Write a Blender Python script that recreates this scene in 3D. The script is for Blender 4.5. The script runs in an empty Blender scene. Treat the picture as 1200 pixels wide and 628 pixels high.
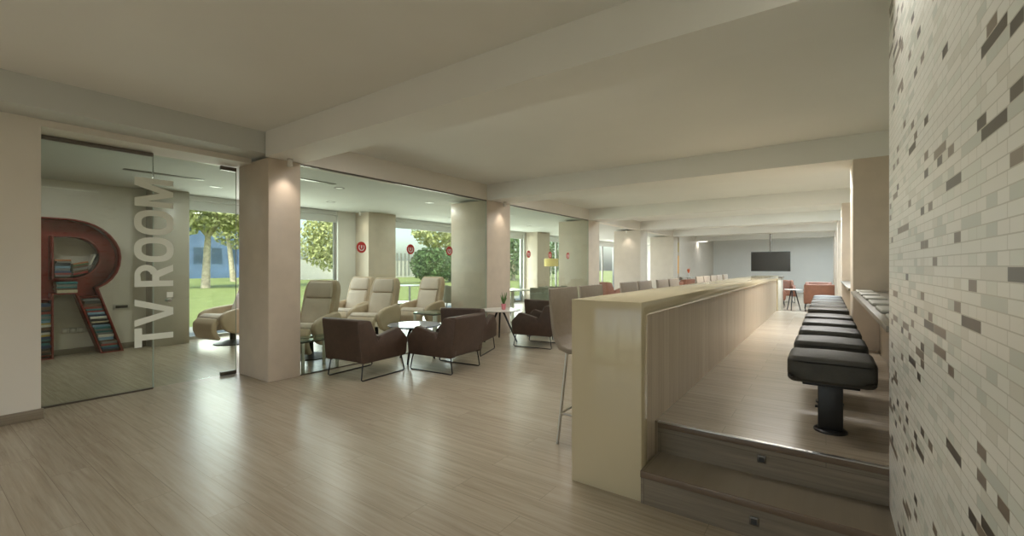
import bpy, bmesh, math, random
from mathutils import Vector, Matrix
C = bpy.context.scene
COL = C.collection
R = math.radians
PI = math.pi

# ------------------------------------------------------------------ camera, sky, sun, lamps, exposure
H = 1.30
F_PX, VPX, W_PX = 518.0, 968.0, 1200.0
YAW = math.atan((VPX - 600.0) / F_PX)
cam = bpy.data.cameras.new('camera')
cam.sensor_fit = 'HORIZONTAL'
cam.sensor_width = 36.0
cam.lens = F_PX / W_PX * 36.0
cam.shift_y = -2.0 / W_PX
cam.clip_start, cam.clip_end = 0.02, 400
co = bpy.data.objects.new('camera', cam)
COL.objects.link(co)
co.location = (0, 0, H)
co.rotation_euler = (PI / 2, 0, YAW)
C.camera = co

C.view_settings.view_transform = 'Standard'
C.view_settings.look = 'None'
C.view_settings.gamma = 1.0
C.view_settings.use_curve_mapping = False
C.view_settings.exposure = 0.0

world = bpy.data.worlds.new('sky')
C.world = world
world.use_nodes = True
wn = world.node_tree
wn.nodes.clear()
sky = wn.nodes.new('ShaderNodeTexSky')
sky.sky_type = 'NISHITA'
sky.sun_disc = False
sky.sun_elevation = R(48)
sky.sun_rotation = R(120)
sky.air_density = 1.0
sky.dust_density = 3.0
bg = wn.nodes.new('ShaderNodeBackground')
bg.inputs['Strength'].default_value = 0.42
wo = wn.nodes.new('ShaderNodeOutputWorld')
wn.links.new(sky.outputs[0], bg.inputs[0])
wn.links.new(bg.outputs[0], wo.inputs[0])

sl = bpy.data.lights.new('sun', 'SUN')
sl.energy = 5.6
sl.angle = R(1.0)
sl.color = (1.0, 0.94, 0.82)
so = bpy.data.objects.new('sun', sl)
COL.objects.link(so)
so.rotation_euler = Vector((-0.25, 0.75, -0.95)).to_track_quat('-Z', 'Y').to_euler()

L_PANEL = 26.0       # added unseen light panels between the beams (W each)
L_SPOT = 7.0         # little wall-washing spots on the column heads
L_ENTRY = 4.5        # added panels over the entrance, behind the viewer
L_WASH = 42.0          # added unseen strip brightening the mosaic wall
L_DOWN = 9.0         # recessed downlights of the TV room
def daylight(name, loc, aim, sx, sy_, watt, color):
    # daylight entering by a window opening
    l = bpy.data.lights.new(name, 'AREA')
    l.shape = 'RECTANGLE'
    l.size, l.size_y, l.energy, l.color = sx, sy_, watt, color
    o = bpy.data.objects.new(name, l)
    COL.objects.link(o)
    o.location = loc
    o.rotation_euler = Vector(aim).to_track_quat('-Z', 'Z').to_euler()
D_WIN, D_BACK = 38.0, 18.0     # W per metre of garden window; W for the added glazing behind the viewer
for i, (a, b) in enumerate([(2.95, 5.95), (7.6, 10.3), (11.3, 13.6), (14.9, 17.4), (19.3, 22.4), (23.4, 26.0)]):
    daylight('window_daylight', (-9.45, (a + b) / 2, 1.25), (1, 0, 0.0 if i < 2 else 0.3), b - a - 0.1, 2.3, D_WIN * (b - a) * (1.0 if i < 2 else 1.25), (1.0, 0.99, 0.93))
daylight('added_back_light', (-2.4, -3.75, 1.3), (0, 1, -0.45), 4.6, 2.4, D_BACK, (1.0, 0.95, 0.86))  # added light from an invented opening behind the viewer
CY = C.cycles
CY.max_bounces = 10
CY.diffuse_bounces = 5
CY.glossy_bounces = 4
CY.transparent_max_bounces = 16
CY.transmission_bounces = 6
CY.caustics_reflective = False
CY.caustics_refractive = False
CY.sample_clamp_indirect = 4.0
CY.use_denoising = True

# ------------------------------------------------------------------ materials
MATS = {}
def new_mat(name):
    m = bpy.data.materials.new(name)
    m.use_nodes = True
    MATS[name] = m
    return m, m.node_tree, m.node_tree.nodes['Principled BSDF']

def plain(name, col, rough=0.5, metal=0.0, spec=0.5, noise=0.06, scale=8.0, bump=0.0, bscale=60.0, emit=None, estr=0.0, coat=0.0):
    m, t, b = new_mat(name)
    b.inputs['Roughness'].default_value = rough
    b.inputs['Metallic'].default_value = metal
    b.inputs['Specular IOR Level'].default_value = spec
    b.inputs['Coat Weight'].default_value = coat
    tc = t.nodes.new('ShaderNodeTexCoord')
    n = t.nodes.new('ShaderNodeTexNoise')
    n.inputs['Scale'].default_value = scale
    n.inputs['Detail'].default_value = 4
    r = t.nodes.new('ShaderNodeValToRGB')
    r.color_ramp.elements[0].position = 0.3
    r.color_ramp.elements[1].position = 0.7
    r.color_ramp.elements[0].color = tuple(c * (1 - noise) for c in col) + (1,)
    r.color_ramp.elements[1].color = tuple(min(1, c * (1 + noise)) for c in col) + (1,)
    t.links.new(tc.outputs['Object'], n.inputs['Vector'])
    t.links.new(n.outputs['Fac'], r.inputs['Fac'])
    t.links.new(r.outputs['Color'], b.inputs['Base Color'])
    if bump:
        n2 = t.nodes.new('ShaderNodeTexNoise')
        n2.inputs['Scale'].default_value = bscale
        bp = t.nodes.new('ShaderNodeBump')
        bp.inputs['Strength'].default_value = bump
        bp.inputs['Distance'].default_value = 0.01
        t.links.new(tc.outputs['Object'], n2.inputs['Vector'])
        t.links.new(n2.outputs['Fac'], bp.inputs['Height'])
        t.links.new(bp.outputs['Normal'], b.inputs['Normal'])
    if emit:
        b.inputs['Emission Color'].default_value = tuple(emit) + (1,)
        b.inputs['Emission Strength'].default_value = estr
    return m

def wood(name, cols, plank=(1.3, 0.19), axis='X', rough=0.3, seam=0.6, grain=(1.2, 26.0), spec=0.5, contrast=0.22, bump=0.05):
    """planks with grain; axis = direction the planks run, in object space"""
    m, t, b = new_mat(name)
    N, L = t.nodes, t.links
    tc = N.new('ShaderNodeTexCoord')
    sep = N.new('ShaderNodeSeparateXYZ')
    cmb = N.new('ShaderNodeCombineXYZ')
    L.new(tc.outputs['Object'], sep.inputs[0])
    a, bb = {'X': ('X', 'Y'), 'Y': ('Y', 'X'), 'Z': ('Z', 'Y'), 'XZ': ('X', 'Z')}[axis]
    L.new(sep.outputs[a], cmb.inputs['X'])
    L.new(sep.outputs[bb], cmb.inputs['Y'])
    br = N.new('ShaderNodeTexBrick')
    br.offset = 0.37
    br.inputs['Color1'].default_value = (0, 0, 0, 1)
    br.inputs['Color2'].default_value = (1, 1, 1, 1)
    br.inputs['Mortar'].default_value = (0.5, 0.5, 0.5, 1)
    br.inputs['Scale'].default_value = 1.0
    br.inputs['Mortar Size'].default_value = 0.0016
    br.inputs['Mortar Smooth'].default_value = 0.3
    br.inputs['Bias'].default_value = 0.0
    br.inputs['Brick Width'].default_value = plank[0]
    br.inputs['Row Height'].default_value = plank[1]
    L.new(cmb.outputs[0], br.inputs['Vector'])
    mp = N.new('ShaderNodeMapping')
    mp.inputs['Scale'].default_value = (grain[0], grain[1], 1)
    L.new(cmb.outputs[0], mp.inputs['Vector'])
    add = N.new('ShaderNodeVectorMath')
    add.operation = 'ADD'
    L.new(mp.outputs[0], add.inputs[0])
    sc = N.new('ShaderNodeVectorMath')
    sc.operation = 'SCALE'
    sc.inputs['Scale'].default_value = 7.3
    L.new(br.outputs['Color'], sc.inputs[0])
    L.new(sc.outputs[0], add.inputs[1])
    nz = N.new('ShaderNodeTexNoise')
    nz.inputs['Scale'].default_value = 1.6
    nz.inputs['Detail'].default_value = 7
    nz.inputs['Roughness'].default_value = 0.62
    nz.inputs['Distortion'].default_value = 0.4
    L.new(add.outputs[0], nz.inputs['Vector'])
    mix = N.new('ShaderNodeMath')
    mix.operation = 'MULTIPLY_ADD'
    L.new(br.outputs['Color'], mix.inputs[0])
    mix.inputs[1].default_value = contrast
    L.new(nz.outputs['Fac'], mix.inputs[2])
    rp = N.new('ShaderNodeValToRGB')
    e = rp.color_ramp.elements
    e[0].position, e[0].color = 0.33, tuple(cols[0]) + (1,)
    e[1].position, e[1].color = 0.86, tuple(cols[2]) + (1,)
    k = e.new(0.56)
    k.color = tuple(cols[1]) + (1,)
    L.new(mix.outputs[0], rp.inputs['Fac'])
    mm = N.new('ShaderNodeMix')
    mm.data_type = 'RGBA'
    mm.inputs['B'].default_value = tuple(c * seam for c in cols[0]) + (1,)
    L.new(br.outputs['Fac'], mm.inputs['Factor'])
    L.new(rp.outputs['Color'], mm.inputs['A'])
    L.new(mm.outputs['Result'], b.inputs['Base Color'])
    b.inputs['Roughness'].default_value = rough
    b.inputs['Specular IOR Level'].default_value = spec
    bp = N.new('ShaderNodeBump')
    bp.inputs['Strength'].default_value = bump
    bp.inputs['Distance'].default_value = 0.004
    L.new(nz.outputs['Fac'], bp.inputs['Height'])
    L.new(bp.outputs['Normal'], b.inputs['Normal'])
    return m

def glass(name, tint=(0.93, 0.965, 0.94), refl=1.0):
    m, t, b = new_mat(name)
    t.nodes.remove(b)
    out = t.nodes['Material Output']
    tr = t.nodes.new('ShaderNodeBsdfTransparent')
    tr.inputs[0].default_value = tuple(tint) + (1,)
    gl = t.nodes.new('ShaderNodeBsdfGlossy')
    gl.inputs['Roughness'].default_value = 0.0
    gl.inputs['Color'].default_value = (0.9, 0.95, 0.92, 1)
    # Schlick reflectance, the same from either side of the pane
    ge = t.nodes.new('ShaderNodeNewGeometry')
    dt = t.nodes.new('ShaderNodeVectorMath')
    dt.operation = 'DOT_PRODUCT'
    t.links.new(ge.outputs['Normal'], dt.inputs[0])
    t.links.new(ge.outputs['Incoming'], dt.inputs[1])
    ab = t.nodes.new('ShaderNodeMath')
    ab.operation = 'ABSOLUTE'
    t.links.new(dt.outputs['Value'], ab.inputs[0])
    om = t.nodes.new('ShaderNodeMath')
    om.operation = 'SUBTRACT'
    om.use_clamp = True
    om.inputs[0].default_value = 1.0
    t.links.new(ab.outputs[0], om.inputs[1])
    pw = t.nodes.new('ShaderNodeMath')
    pw.operation = 'POWER'
    pw.inputs[1].default_value = 5.0
    t.links.new(om.outputs[0], pw.inputs[0])
    mu = t.nodes.new('ShaderNodeMath')
    mu.operation = 'MULTIPLY_ADD'
    mu.use_clamp = True
    mu.inputs[1].default_value = 0.6 * refl
    mu.inputs[2].default_value = 0.03 * refl
    fr = pw
    mx = t.nodes.new('ShaderNodeMixShader')
    t.links.new(fr.outputs[0], mu.inputs[0])
    t.links.new(mu.outputs[0], mx.inputs[0])
    t.links.new(tr.outputs[0], mx.inputs[1])
    t.links.new(gl.outputs[0], mx.inputs[2])
    t.links.new(mx.outputs[0], out.inputs['Surface'])
    return m

def mosaic(name):
    m, t, b = new_mat(name)
    N, L = t.nodes, t.links
    tc = N.new('ShaderNodeTexCoord')
    sep = N.new('ShaderNodeSeparateXYZ')
    cmb = N.new('ShaderNodeCombineXYZ')
    L.new(tc.outputs['Object'], sep.inputs[0])
    L.new(sep.outputs['Y'], cmb.inputs['X'])
    L.new(sep.outputs['Z'], cmb.inputs['Y'])
    br = N.new('ShaderNodeTexBrick')
    br.offset = 0.5
    br.squash = 0.42
    br.squash_frequency = 2
    br.inputs['Color1'].default_value = (0, 0, 0, 1)
    br.inputs['Color2'].default_value = (1, 1, 1, 1)
    br.inputs['Scale'].default_value = 1.0
    br.inputs['Mortar Size'].default_value = 0.0013
    br.inputs['Mortar Smooth'].default_value = 0.1
    br.inputs['Bias'].default_value = 0.0
    br.inputs['Brick Width'].default_value = 0.15
    br.inputs['Row Height'].default_value = 0.026
    L.new(cmb.outputs[0], br.inputs['Vector'])
    rp = N.new('ShaderNodeValToRGB')
    rp.color_ramp.interpolation = 'CONSTANT'
    e = rp.color_ramp.elements
    e[0].position, e[0].color = 0.0, (0.80, 0.78, 0.71, 1)
    e[1].position, e[1].color = 0.30, (0.73, 0.74, 0.66, 1)
    for p, c in ((0.42, (0.80, 0.79, 0.72)), (0.62, (0.60, 0.62, 0.55)), (0.72, (0.78, 0.76, 0.69)), (0.825, (0.20, 0.16, 0.125)), (0.89, (0.07, 0.06, 0.052)), (0.93, (0.70, 0.68, 0.60))):
        k = e.new(p)
        k.color = c + (1,)
    L.new(br.outputs['Color'], rp.inputs['Fac'])
    # marbled flecks inside the darker stone tiles
    nz = N.new('ShaderNodeTexNoise')
    nz.inputs['Scale'].default_value = 160
    L.new(tc.outputs['Object'], nz.inputs['Vector'])
    ml = N.new('ShaderNodeMix')
    ml.data_type = 'RGBA'
    ml.blend_type = 'OVERLAY'
    ml.inputs['Factor'].default_value = 0.35
    L.new(rp.outputs['Color'], ml.inputs['A'])
    L.new(nz.outputs['Color'], ml.inputs['B'])
    mm = N.new('ShaderNodeMix')
    mm.data_type = 'RGBA'
    mm.inputs['B'].default_value = (0.55, 0.53, 0.45, 1)
    L.new(br.outputs['Fac'], mm.inputs['Factor'])
    L.new(rp.outputs['Color'], mm.inputs['A'])
    L.new(mm.outputs['Result'], b.inputs['Base Color'])
    b.inputs['Roughness'].default_value = 0.3
    b.inputs['IOR'].default_value = 1.55
    bp = N.new('ShaderNodeBump')
    bp.invert = True
    bp.inputs['Strength'].default_value = 0.25
    bp.inputs['Distance'].default_value = 0.002
    L.new(br.outputs['Fac'], bp.inputs['Height'])
    L.new(bp.outputs['Normal'], b.inputs['Normal'])
    return m

M = {}
M['paint'] = plain('paint', (0.70, 0.66, 0.585), 0.7, noise=0.02, scale=2, bump=0.02, bscale=200)
M['ceil'] = plain('ceiling_paint', (0.82, 0.815, 0.775), 0.8, noise=0.015, scale=1.5)
M['white'] = plain('white_paint', (0.77, 0.775, 0.745), 0.6, noise=0.015, scale=2)
M['column'] = plain('beige_panel', (0.60, 0.515, 0.42), 0.42, noise=0.05, scale=5, bump=0.02, bscale=90)
M['column_pale'] = plain('pale_panel', (0.68, 0.63, 0.55), 0.42, noise=0.03, scale=5)
M['greyblock'] = plain('grey_lacquer', (0.42, 0.39, 0.33), 0.35, noise=0.03)
M['floor'] = wood('wood_floor', ((0.295, 0.24, 0.172), (0.37, 0.31, 0.23), (0.445, 0.385, 0.295)), (1.3, 0.19), 'X', 0.27, 0.85, contrast=0.12)
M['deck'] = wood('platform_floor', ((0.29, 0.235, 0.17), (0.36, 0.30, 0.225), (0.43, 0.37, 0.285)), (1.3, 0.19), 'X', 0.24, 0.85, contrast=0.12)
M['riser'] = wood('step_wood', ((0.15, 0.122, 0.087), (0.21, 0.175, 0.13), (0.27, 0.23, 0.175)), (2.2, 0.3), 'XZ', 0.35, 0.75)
M['cladding'] = wood('counter_cladding', ((0.47, 0.38, 0.28), (0.58, 0.485, 0.375), (0.66, 0.575, 0.46)), (2.4, 0.12), 'Z', 0.35, 0.8, grain=(1.0, 30.0))
M['nosing'] = plain('nosing', (0.16, 0.115, 0.08), 0.35, noise=0.1)
M['steel'] = plain('brushed_steel', (0.55, 0.53, 0.49), 0.3, 1.0)
M['darksteel'] = plain('dark_steel', (0.16, 0.145, 0.125), 0.35, 0.8)
M['blackrod'] = plain('black_rod', (0.022, 0.02, 0.02), 0.35, 0.3)
M['cream'] = plain('cream_lacquer', (0.62, 0.54, 0.365), 0.1, noise=0.01, scale=3)
M['brown'] = plain('brown_leather', (0.062, 0.036, 0.024), 0.5, noise=0.16, scale=14, bump=0.08, bscale=160)
M['brick'] = plain('brick_red_leather', (0.21, 0.085, 0.048), 0.5, noise=0.1, scale=10)
M['black'] = plain('black_leather', (0.042, 0.039, 0.031), 0.5, noise=0.15, scale=20, bump=0.1, bscale=220)
M['blackmetal'] = plain('black_metal', (0.014, 0.013, 0.012), 0.4, 0.2)
M['beige'] = plain('beige_leather', (0.53, 0.41, 0.30), 0.5, noise=0.05, scale=9, bump=0.05, bscale=150)
M['beigelt'] = plain('pale_upholstery', (0.66, 0.56, 0.485), 0.6, noise=0.04, scale=9)
M['taupe'] = plain('taupe_shell', (0.31, 0.265, 0.215), 0.5, noise=0.05, scale=30)
M['greytub'] = plain('grey_green_cloth', (0.22, 0.22, 0.175), 0.8, noise=0.08, scale=40)
M['red'] = plain('red_metal', (0.30, 0.034, 0.024), 0.35, 0.2, noise=0.08, scale=5)
M['reddark'] = plain('red_metal_rim', (0.20, 0.028, 0.02), 0.32, 0.2, noise=0.08, scale=5)
M['stickred'] = plain('sticker_red', (0.50, 0.03, 0.025), 0.5, noise=0.02)
M['stickwhite'] = plain('sticker_white', (0.75, 0.75, 0.70), 0.5, noise=0.01)
M['vinyl'] = plain('white_vinyl', (0.86, 0.90, 0.82), 0.6, noise=0.01)
M['mosaic'] = mosaic('mosaic_tiles')
M['glass'] = glass('partition_glass', (0.90, 0.945, 0.905), 1.0)
M['winglass'] = glass('window_glass', (0.95, 0.97, 0.96), 0.7)
M['tableglass'] = glass('table_glass', (0.72, 0.82, 0.78), 1.3)
M['glassedge'] = plain('glass_edge', (0.42, 0.50, 0.44), 0.15)
M['tabletop'] = plain('glossy_table', (0.24, 0.28, 0.35), 0.10, noise=0.02, spec=0.22)  # blue-grey base stands in for reflected sky
M['whitetop'] = plain('white_table', (0.75, 0.73, 0.68), 0.2, noise=0.01)
M['screen'] = plain('tv_screen', (0.03, 0.028, 0.024), 0.12, noise=0.02)
M['ledgepanel'] = plain('ledge_panel', (0.34, 0.29, 0.225), 0.45, noise=0.05, scale=5)
M['ledge'] = plain('ledge_laminate', (0.20, 0.18, 0.145), 0.3, noise=0.04, scale=6)
M['pad'] = plain('grey_mat', (0.45, 0.44, 0.39), 0.4, noise=0.03)
M['glow_gold'] = plain('gold_glow', (0.45, 0.37, 0.13), 0.8, noise=0.05, emit=(0.9, 0.7, 0.25), estr=0.2)
M['glow_orange'] = plain('orange_glow', (0.62, 0.33, 0.06), 0.8, noise=0.05, emit=(0.9, 0.5, 0.1), estr=0.35)
M['lampglow'] = plain('lamp_diffuser', (0.9, 0.9, 0.85), 0.5, emit=(1.0, 0.95, 0.86), estr=2.2)
M['lampdim'] = plain('downlight_lens', (0.7, 0.7, 0.66), 0.5, emit=(1.0, 0.97, 0.9), estr=0.5)
M['blind'] = plain('blind_cloth', (0.70, 0.72, 0.72), 0.8, noise=0.02)
M['frame'] = plain('window_metal', (0.34, 0.34, 0.32), 0.4, 0.4)
M['grass'] = plain('lawn_grass', (0.21, 0.25, 0.075), 0.9, noise=0.25, scale=2.5)
M['leafA'] = plain('leaf_light', (0.38, 0.40, 0.17), 0.7, noise=0.35, scale=3)
M['leafB'] = plain('leaf_dark', (0.085, 0.15, 0.05), 0.7, noise=0.4, scale=3)
M['leafC'] = plain('leaf_plant', (0.10, 0.20, 0.05), 0.6, noise=0.2)
M['bark'] = plain('pale_bark', (0.46, 0.40, 0.31), 0.9, noise=0.3, scale=6)
M['bluewall'] = plain('blue_cladding', (0.12, 0.19, 0.33), 0.5, noise=0.2, scale=0.6)
M['palewall'] = plain('pale_render', (0.62, 0.60, 0.56), 0.8, noise=0.05, scale=1)
M['pinkpot'] = plain('pink_pot', (0.60, 0.20, 0.24), 0.5)
M['orange'] = plain('orange_plastic', (0.65, 0.14, 0.04), 0.5)
M['outlet'] = plain('socket_plastic', (0.55, 0.53, 0.47), 0.4)
M['dark'] = plain('dark_plastic', (0.03, 0.03, 0.03), 0.5)
M['paving'] = plain('terrace_paving', (0.45, 0.43, 0.39), 0.9, noise=0.1, scale=3)

# ------------------------------------------------------------------ mesh helpers
class MB:
    def __init__(s):
        s.bm = bmesh.new()
    def _merge(s, b, mat=None):
        if mat is not None:
            bmesh.ops.transform(b, matrix=mat, verts=b.verts)
        me = bpy.data.meshes.new('tmp')
        b.to_mesh(me)
        b.free()
        s.bm.from_mesh(me)
        bpy.data.meshes.remove(me)
        return s
    def box(s, x0, x1, y0, y1, z0, z1, bev=0.0, seg=2, mat=None):
        b = bmesh.new()
        bmesh.ops.create_cube(b, size=1)
        bmesh.ops.transform(b, matrix=Matrix.Translation(((x0 + x1) / 2, (y0 + y1) / 2, (z0 + z1) / 2)) @ Matrix.Diagonal((abs(x1 - x0), abs(y1 - y0), abs(z1 - z0), 1)), verts=b.verts)
        if bev:
            bmesh.ops.bevel(b, geom=list(b.edges), offset=bev, segments=seg, profile=0.5, affect='EDGES')
        return s._merge(b, mat)
    def prism(s, pts, axis, a, c, bev=0.0, seg=2, mat=None):
        """polygon pts in the plane across `axis`, extruded from a to c.  X: (y,z)  Y: (x,z)  Z: (x,y)"""
        b = bmesh.new()
        def P(p, q):
            return {'X': (q, p[0], p[1]), 'Y': (p[0], q, p[1]), 'Z': (p[0], p[1], q)}[axis]
        v0 = [b.verts.new(P(p, a)) for p in pts]
        v1 = [b.verts.new(P(p, c)) for p in pts]
        n = len(pts)
        b.faces.new(v0)
        b.faces.new(v1)
        for i in range(n):
            b.faces.new((v0[i], v0[(i + 1) % n], v1[(i + 1) % n], v1[i]))
        bmesh.ops.recalc_face_normals(b, faces=b.faces)
        if bev:
            bmesh.ops.bevel(b, geom=list(b.edges), offset=bev, segments=seg, profile=0.5, affect='EDGES', clamp_overlap=True)
        return s._merge(b, mat)
    def lathe(s, prof, cx=0, cy=0, n=24, mat=None):
        b = bmesh.new()
        rings = []
        for r, z in prof:
            if r < 1e-5:
                rings.append([b.verts.new((cx, cy, z))])
            else:
                rings.append([b.verts.new((cx + r * math.cos(2 * PI * i / n), cy + r * math.sin(2 * PI * i / n), z)) for i in range(n)])
        for A, B in zip(rings, rings[1:]):
            for i in range(n):
                j = (i + 1) % n
                if len(A) == 1 and len(B) == 1:
                    continue
                if len(A) == 1:
                    b.faces.new((A[0], B[j], B[i]))
                elif len(B) == 1:
                    b.faces.new((A[i], A[j], B[0]))
                else:
                    b.faces.new((A[i], A[j], B[j], B[i]))
        bmesh.ops.recalc_face_normals(b, faces=b.faces)
        return s._merge(b, mat)
    def tube(s, pts, r, n=8, closed=False, mat=None):
        b = bmesh.new()
        P = [Vector(p) for p in pts]
        m = len(P)
        rs = r if isinstance(r, (list, tuple)) else [r] * m
        rings = []
        up = Vector((0, 0, 1))
        for i in range(m):
            if closed:
                t = (P[(i + 1) % m] - P[i - 1]).normalized()
            else:
                t = (P[min(i + 1, m - 1)] - P[max(i - 1, 0)]).normalized()
            a = up if abs(t.dot(up)) < 0.95 else Vector((0, 1, 0))
            u = t.cross(a).normalized()
            if rings and u.dot(lastu) < 0:
                u = -u
            # keep frames continuous
            if rings:
                u = (lastu - t * lastu.dot(t)).normalized()
            v = t.cross(u)
            lastu = u
            rings.append([b.verts.new(P[i] + (u * math.cos(2 * PI * k / n) + v * math.sin(2 * PI * k / n)) * rs[i]) for k in range(n)])
        lim = m if closed else m - 1
        for i in range(lim):
            A, B = rings[i], rings[(i + 1) % m]
            for k in range(n):
                b.faces.new((A[k], A[(k + 1) % n], B[(k + 1) % n], B[k]))
        if not closed:
            b.faces.new(rings[0])
            b.faces.new(rings[-1])
        bmesh.ops.recalc_face_normals(b, faces=b.faces)
        return s._merge(b, mat)
    def sweep(s, path, width, thick, axis_x=True, bev=0.0, seg=2):
        """ribbon of given thickness along a (y,z) path, extruded across x by width"""
        P = [Vector((p[0], p[1])) for p in path]
        L, Rr = [], []
        for i, p in enumerate(P):
            t = (P[min(i + 1, len(P) - 1)] - P[max(i - 1, 0)]).normalized()
            nrm = Vector((-t.y, t.x))
            th = thick[i] if isinstance(thick, (list, tuple)) else thick
            L.append(p + nrm * th / 2)
            Rr.append(p - nrm * th / 2)
        pts = [tuple(v) for v in L] + [tuple(v) for v in reversed(Rr)]
        return s.prism(pts, 'X', -width / 2, width / 2, bev, seg)
    def build(s, name, mat, parent=None, angle=35):
        me = bpy.data.meshes.new(name)
        bmesh.ops.recalc_face_normals(s.bm, faces=s.bm.faces)
        s.bm.to_mesh(me)
        s.bm.free()
        for p in me.polygons:
            p.use_smooth = True
        me.set_sharp_from_angle(angle=R(angle))
        me.materials.append(mat)
        o = bpy.data.objects.new(name, me)
        COL.objects.link(o)
        if parent is not None:
            o.parent = parent
        return o

def flat(name, loops, thick, mat, parent=None, to3d=None):
    """filled outline(s) with holes; loops are (a,b); to3d is a 4x4 matrix"""
    cu = bpy.data.curves.new(name, 'CURVE')
    cu.dimensions = '2D'
    cu.fill_mode = 'BOTH'
    cu.extrude = thick / 2
    for lp in loops:
        sp = cu.splines.new('POLY')
        sp.points.add(len(lp) - 1)
        for p, q in zip(sp.points, lp):
            p.co = (q[0], q[1], 0, 1)
        sp.use_cyclic_u = True
    tmp = bpy.data.objects.new(name + '_tmp', cu)
    COL.objects.link(tmp)
    dg = bpy.context.evaluated_depsgraph_get()
    dg.update()
    me = bpy.data.meshes.new_from_object(tmp.evaluated_get(dg))
    me.name = name
    bpy.data.objects.remove(tmp)
    bpy.data.curves.remove(cu)
    if to3d is not None:
        me.transform(to3d)
    bm = bmesh.new()
    bm.from_mesh(me)
    bmesh.ops.remove_doubles(bm, verts=bm.verts, dist=1e-5)
    bmesh.ops.recalc_face_normals(bm, faces=bm.faces)
    bm.to_mesh(me)
    bm.free()
    me.materials.clear()
    me.materials.append(mat)
    o = bpy.data.objects.new(name, me)
    COL.objects.link(o)
    if parent is not None:
        o.parent = parent
    return o

def tag(o, label, cat, group=None, kind=None):
    o['label'] = label
    o['category'] = cat
    if group:
        o['group'] = group
    if kind:
        o['kind'] = kind
    return o
def thing(name, label, cat, loc=(0, 0, 0), rz=0.0, group=None):
    o = bpy.data.objects.new(name, None)
    o.empty_display_size = 0.1
    COL.objects.link(o)
    o.location = loc
    o.rotation_euler = (0, 0, rz)
    return tag(o, label, cat, group)
def struct(o):
    o['kind'] = 'structure'
    return o
def copy_tree(o, parent=None):
    c = o.copy()
    COL.objects.link(c)
    if parent is not None:
        c.parent = parent
    for ch in [x for x in KIDS.get(o.name, [])]:
        copy_tree(ch, c)
    return c
KIDS = {}
def kids_index():
    KIDS.clear()
    for o in list(COL.objects):
        if o.parent is not None:
            KIDS.setdefault(o.parent.name, []).append(o)
def repeat(proto, spots, group=None):
    """spots: (x, y, z, rz, label[, scale]); the first spot moves the prototype itself"""
    kids_index()
    out = []
    for i, sp in enumerate(spots):
        o = proto if i == 0 else copy_tree(proto)
        out.append(o)
    for o, sp in zip(out, spots):
        o.location = sp[:3]
        o.rotation_euler = (0, 0, sp[3])
        o['label'] = sp[4]
        if len(sp) > 5:
            o.scale = (sp[5],) * 3
        if group:
            o['group'] = group
    return out
def sbox(name, mat, x0, x1, y0, y1, z0, z1, bev=0.0):
    return struct(MB().box(x0, x1, y0, y1, z0, z1, bev).build(name, mat))
rng = random.Random(7)

# ------------------------------------------------------------------ setting
CZ, SZ, TZ = 2.80, 2.52, 2.56          # ceiling, beam soffit, TV room ceiling
sbox('floor', M['floor'], -9.3, 1.2, -3.6, 27.6, -0.2, 0.0)
sbox('ceiling', M['ceil'], -5.10, 1.2, -3.6, 27.6, CZ, CZ + 0.25)
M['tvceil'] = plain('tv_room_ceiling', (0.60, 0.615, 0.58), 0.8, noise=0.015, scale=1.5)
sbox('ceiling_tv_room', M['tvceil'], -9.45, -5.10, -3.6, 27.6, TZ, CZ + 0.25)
# header over the entrance side of the glass (deeper set glass door) and over the lounge panes
sbox('trim_1', M['paint'], -5.96, -5.48, 0.75, 2.45, 2.50, CZ)
sbox('trim_2', M['paint'], -5.30, -5.08, 2.82, 6.36, SZ, CZ)
sbox('trim_3', M['paint'], -5.30, -5.08, 7.09, 10.63, SZ, CZ)
sbox('trim_4', M['paint'], -5.30, -5.08, 11.3, 26.4, SZ, CZ)
sbox('trim_5', M['ceil'], -5.48, -5.08, -3.6, 2.45, CZ - 0.001, CZ + 0.2)
# cross beams
beams = [(2.42, 2.83), (6.36, 7.0), (10.63, 11.25), (14.6, 15.2), (18.5, 19.1), (22.4, 23.0)]
for i, (a, b) in enumerate(beams):
    sbox('trim_%d' % (i + 6), M['ceil'], -5.08, 1.1, a, b, SZ, CZ)
# walls
sbox('wall_left', M['paint'], -5.96, -5.48, -3.6, 0.75, 0, CZ)
struct(MB().prism([(-9.3, 0), (-4.8, 0), (-4.8, 2.55), (0.0, 2.55), (0.0, 0), (1.2, 0), (1.2, CZ), (-9.3, CZ)], 'Y', -3.72, -3.6).build('wall_back', M['paint']))  # opening added behind the viewer to let light in
sbox('wall_far', M['white'], -9.3, 1.2, 26.4, 26.6, 0, CZ)
sbox('wall_right', M['white'], 0.95, 1.15, -3.6, 26.6, 0, CZ)
sbox('wall_mosaic', M['mosaic'], 0.24, 0.95, -2.6, 2.70, 0, CZ)
sbox('wall_far_left', M['column_pale'], -6.2, -5.08, 19.4, 26.4, 0, SZ)
struct(MB().box(-5.48, -5.462, -3.6, 0.765, 0, 0.085, 0.004).build('baseboard_left', M['riser']))
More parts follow.
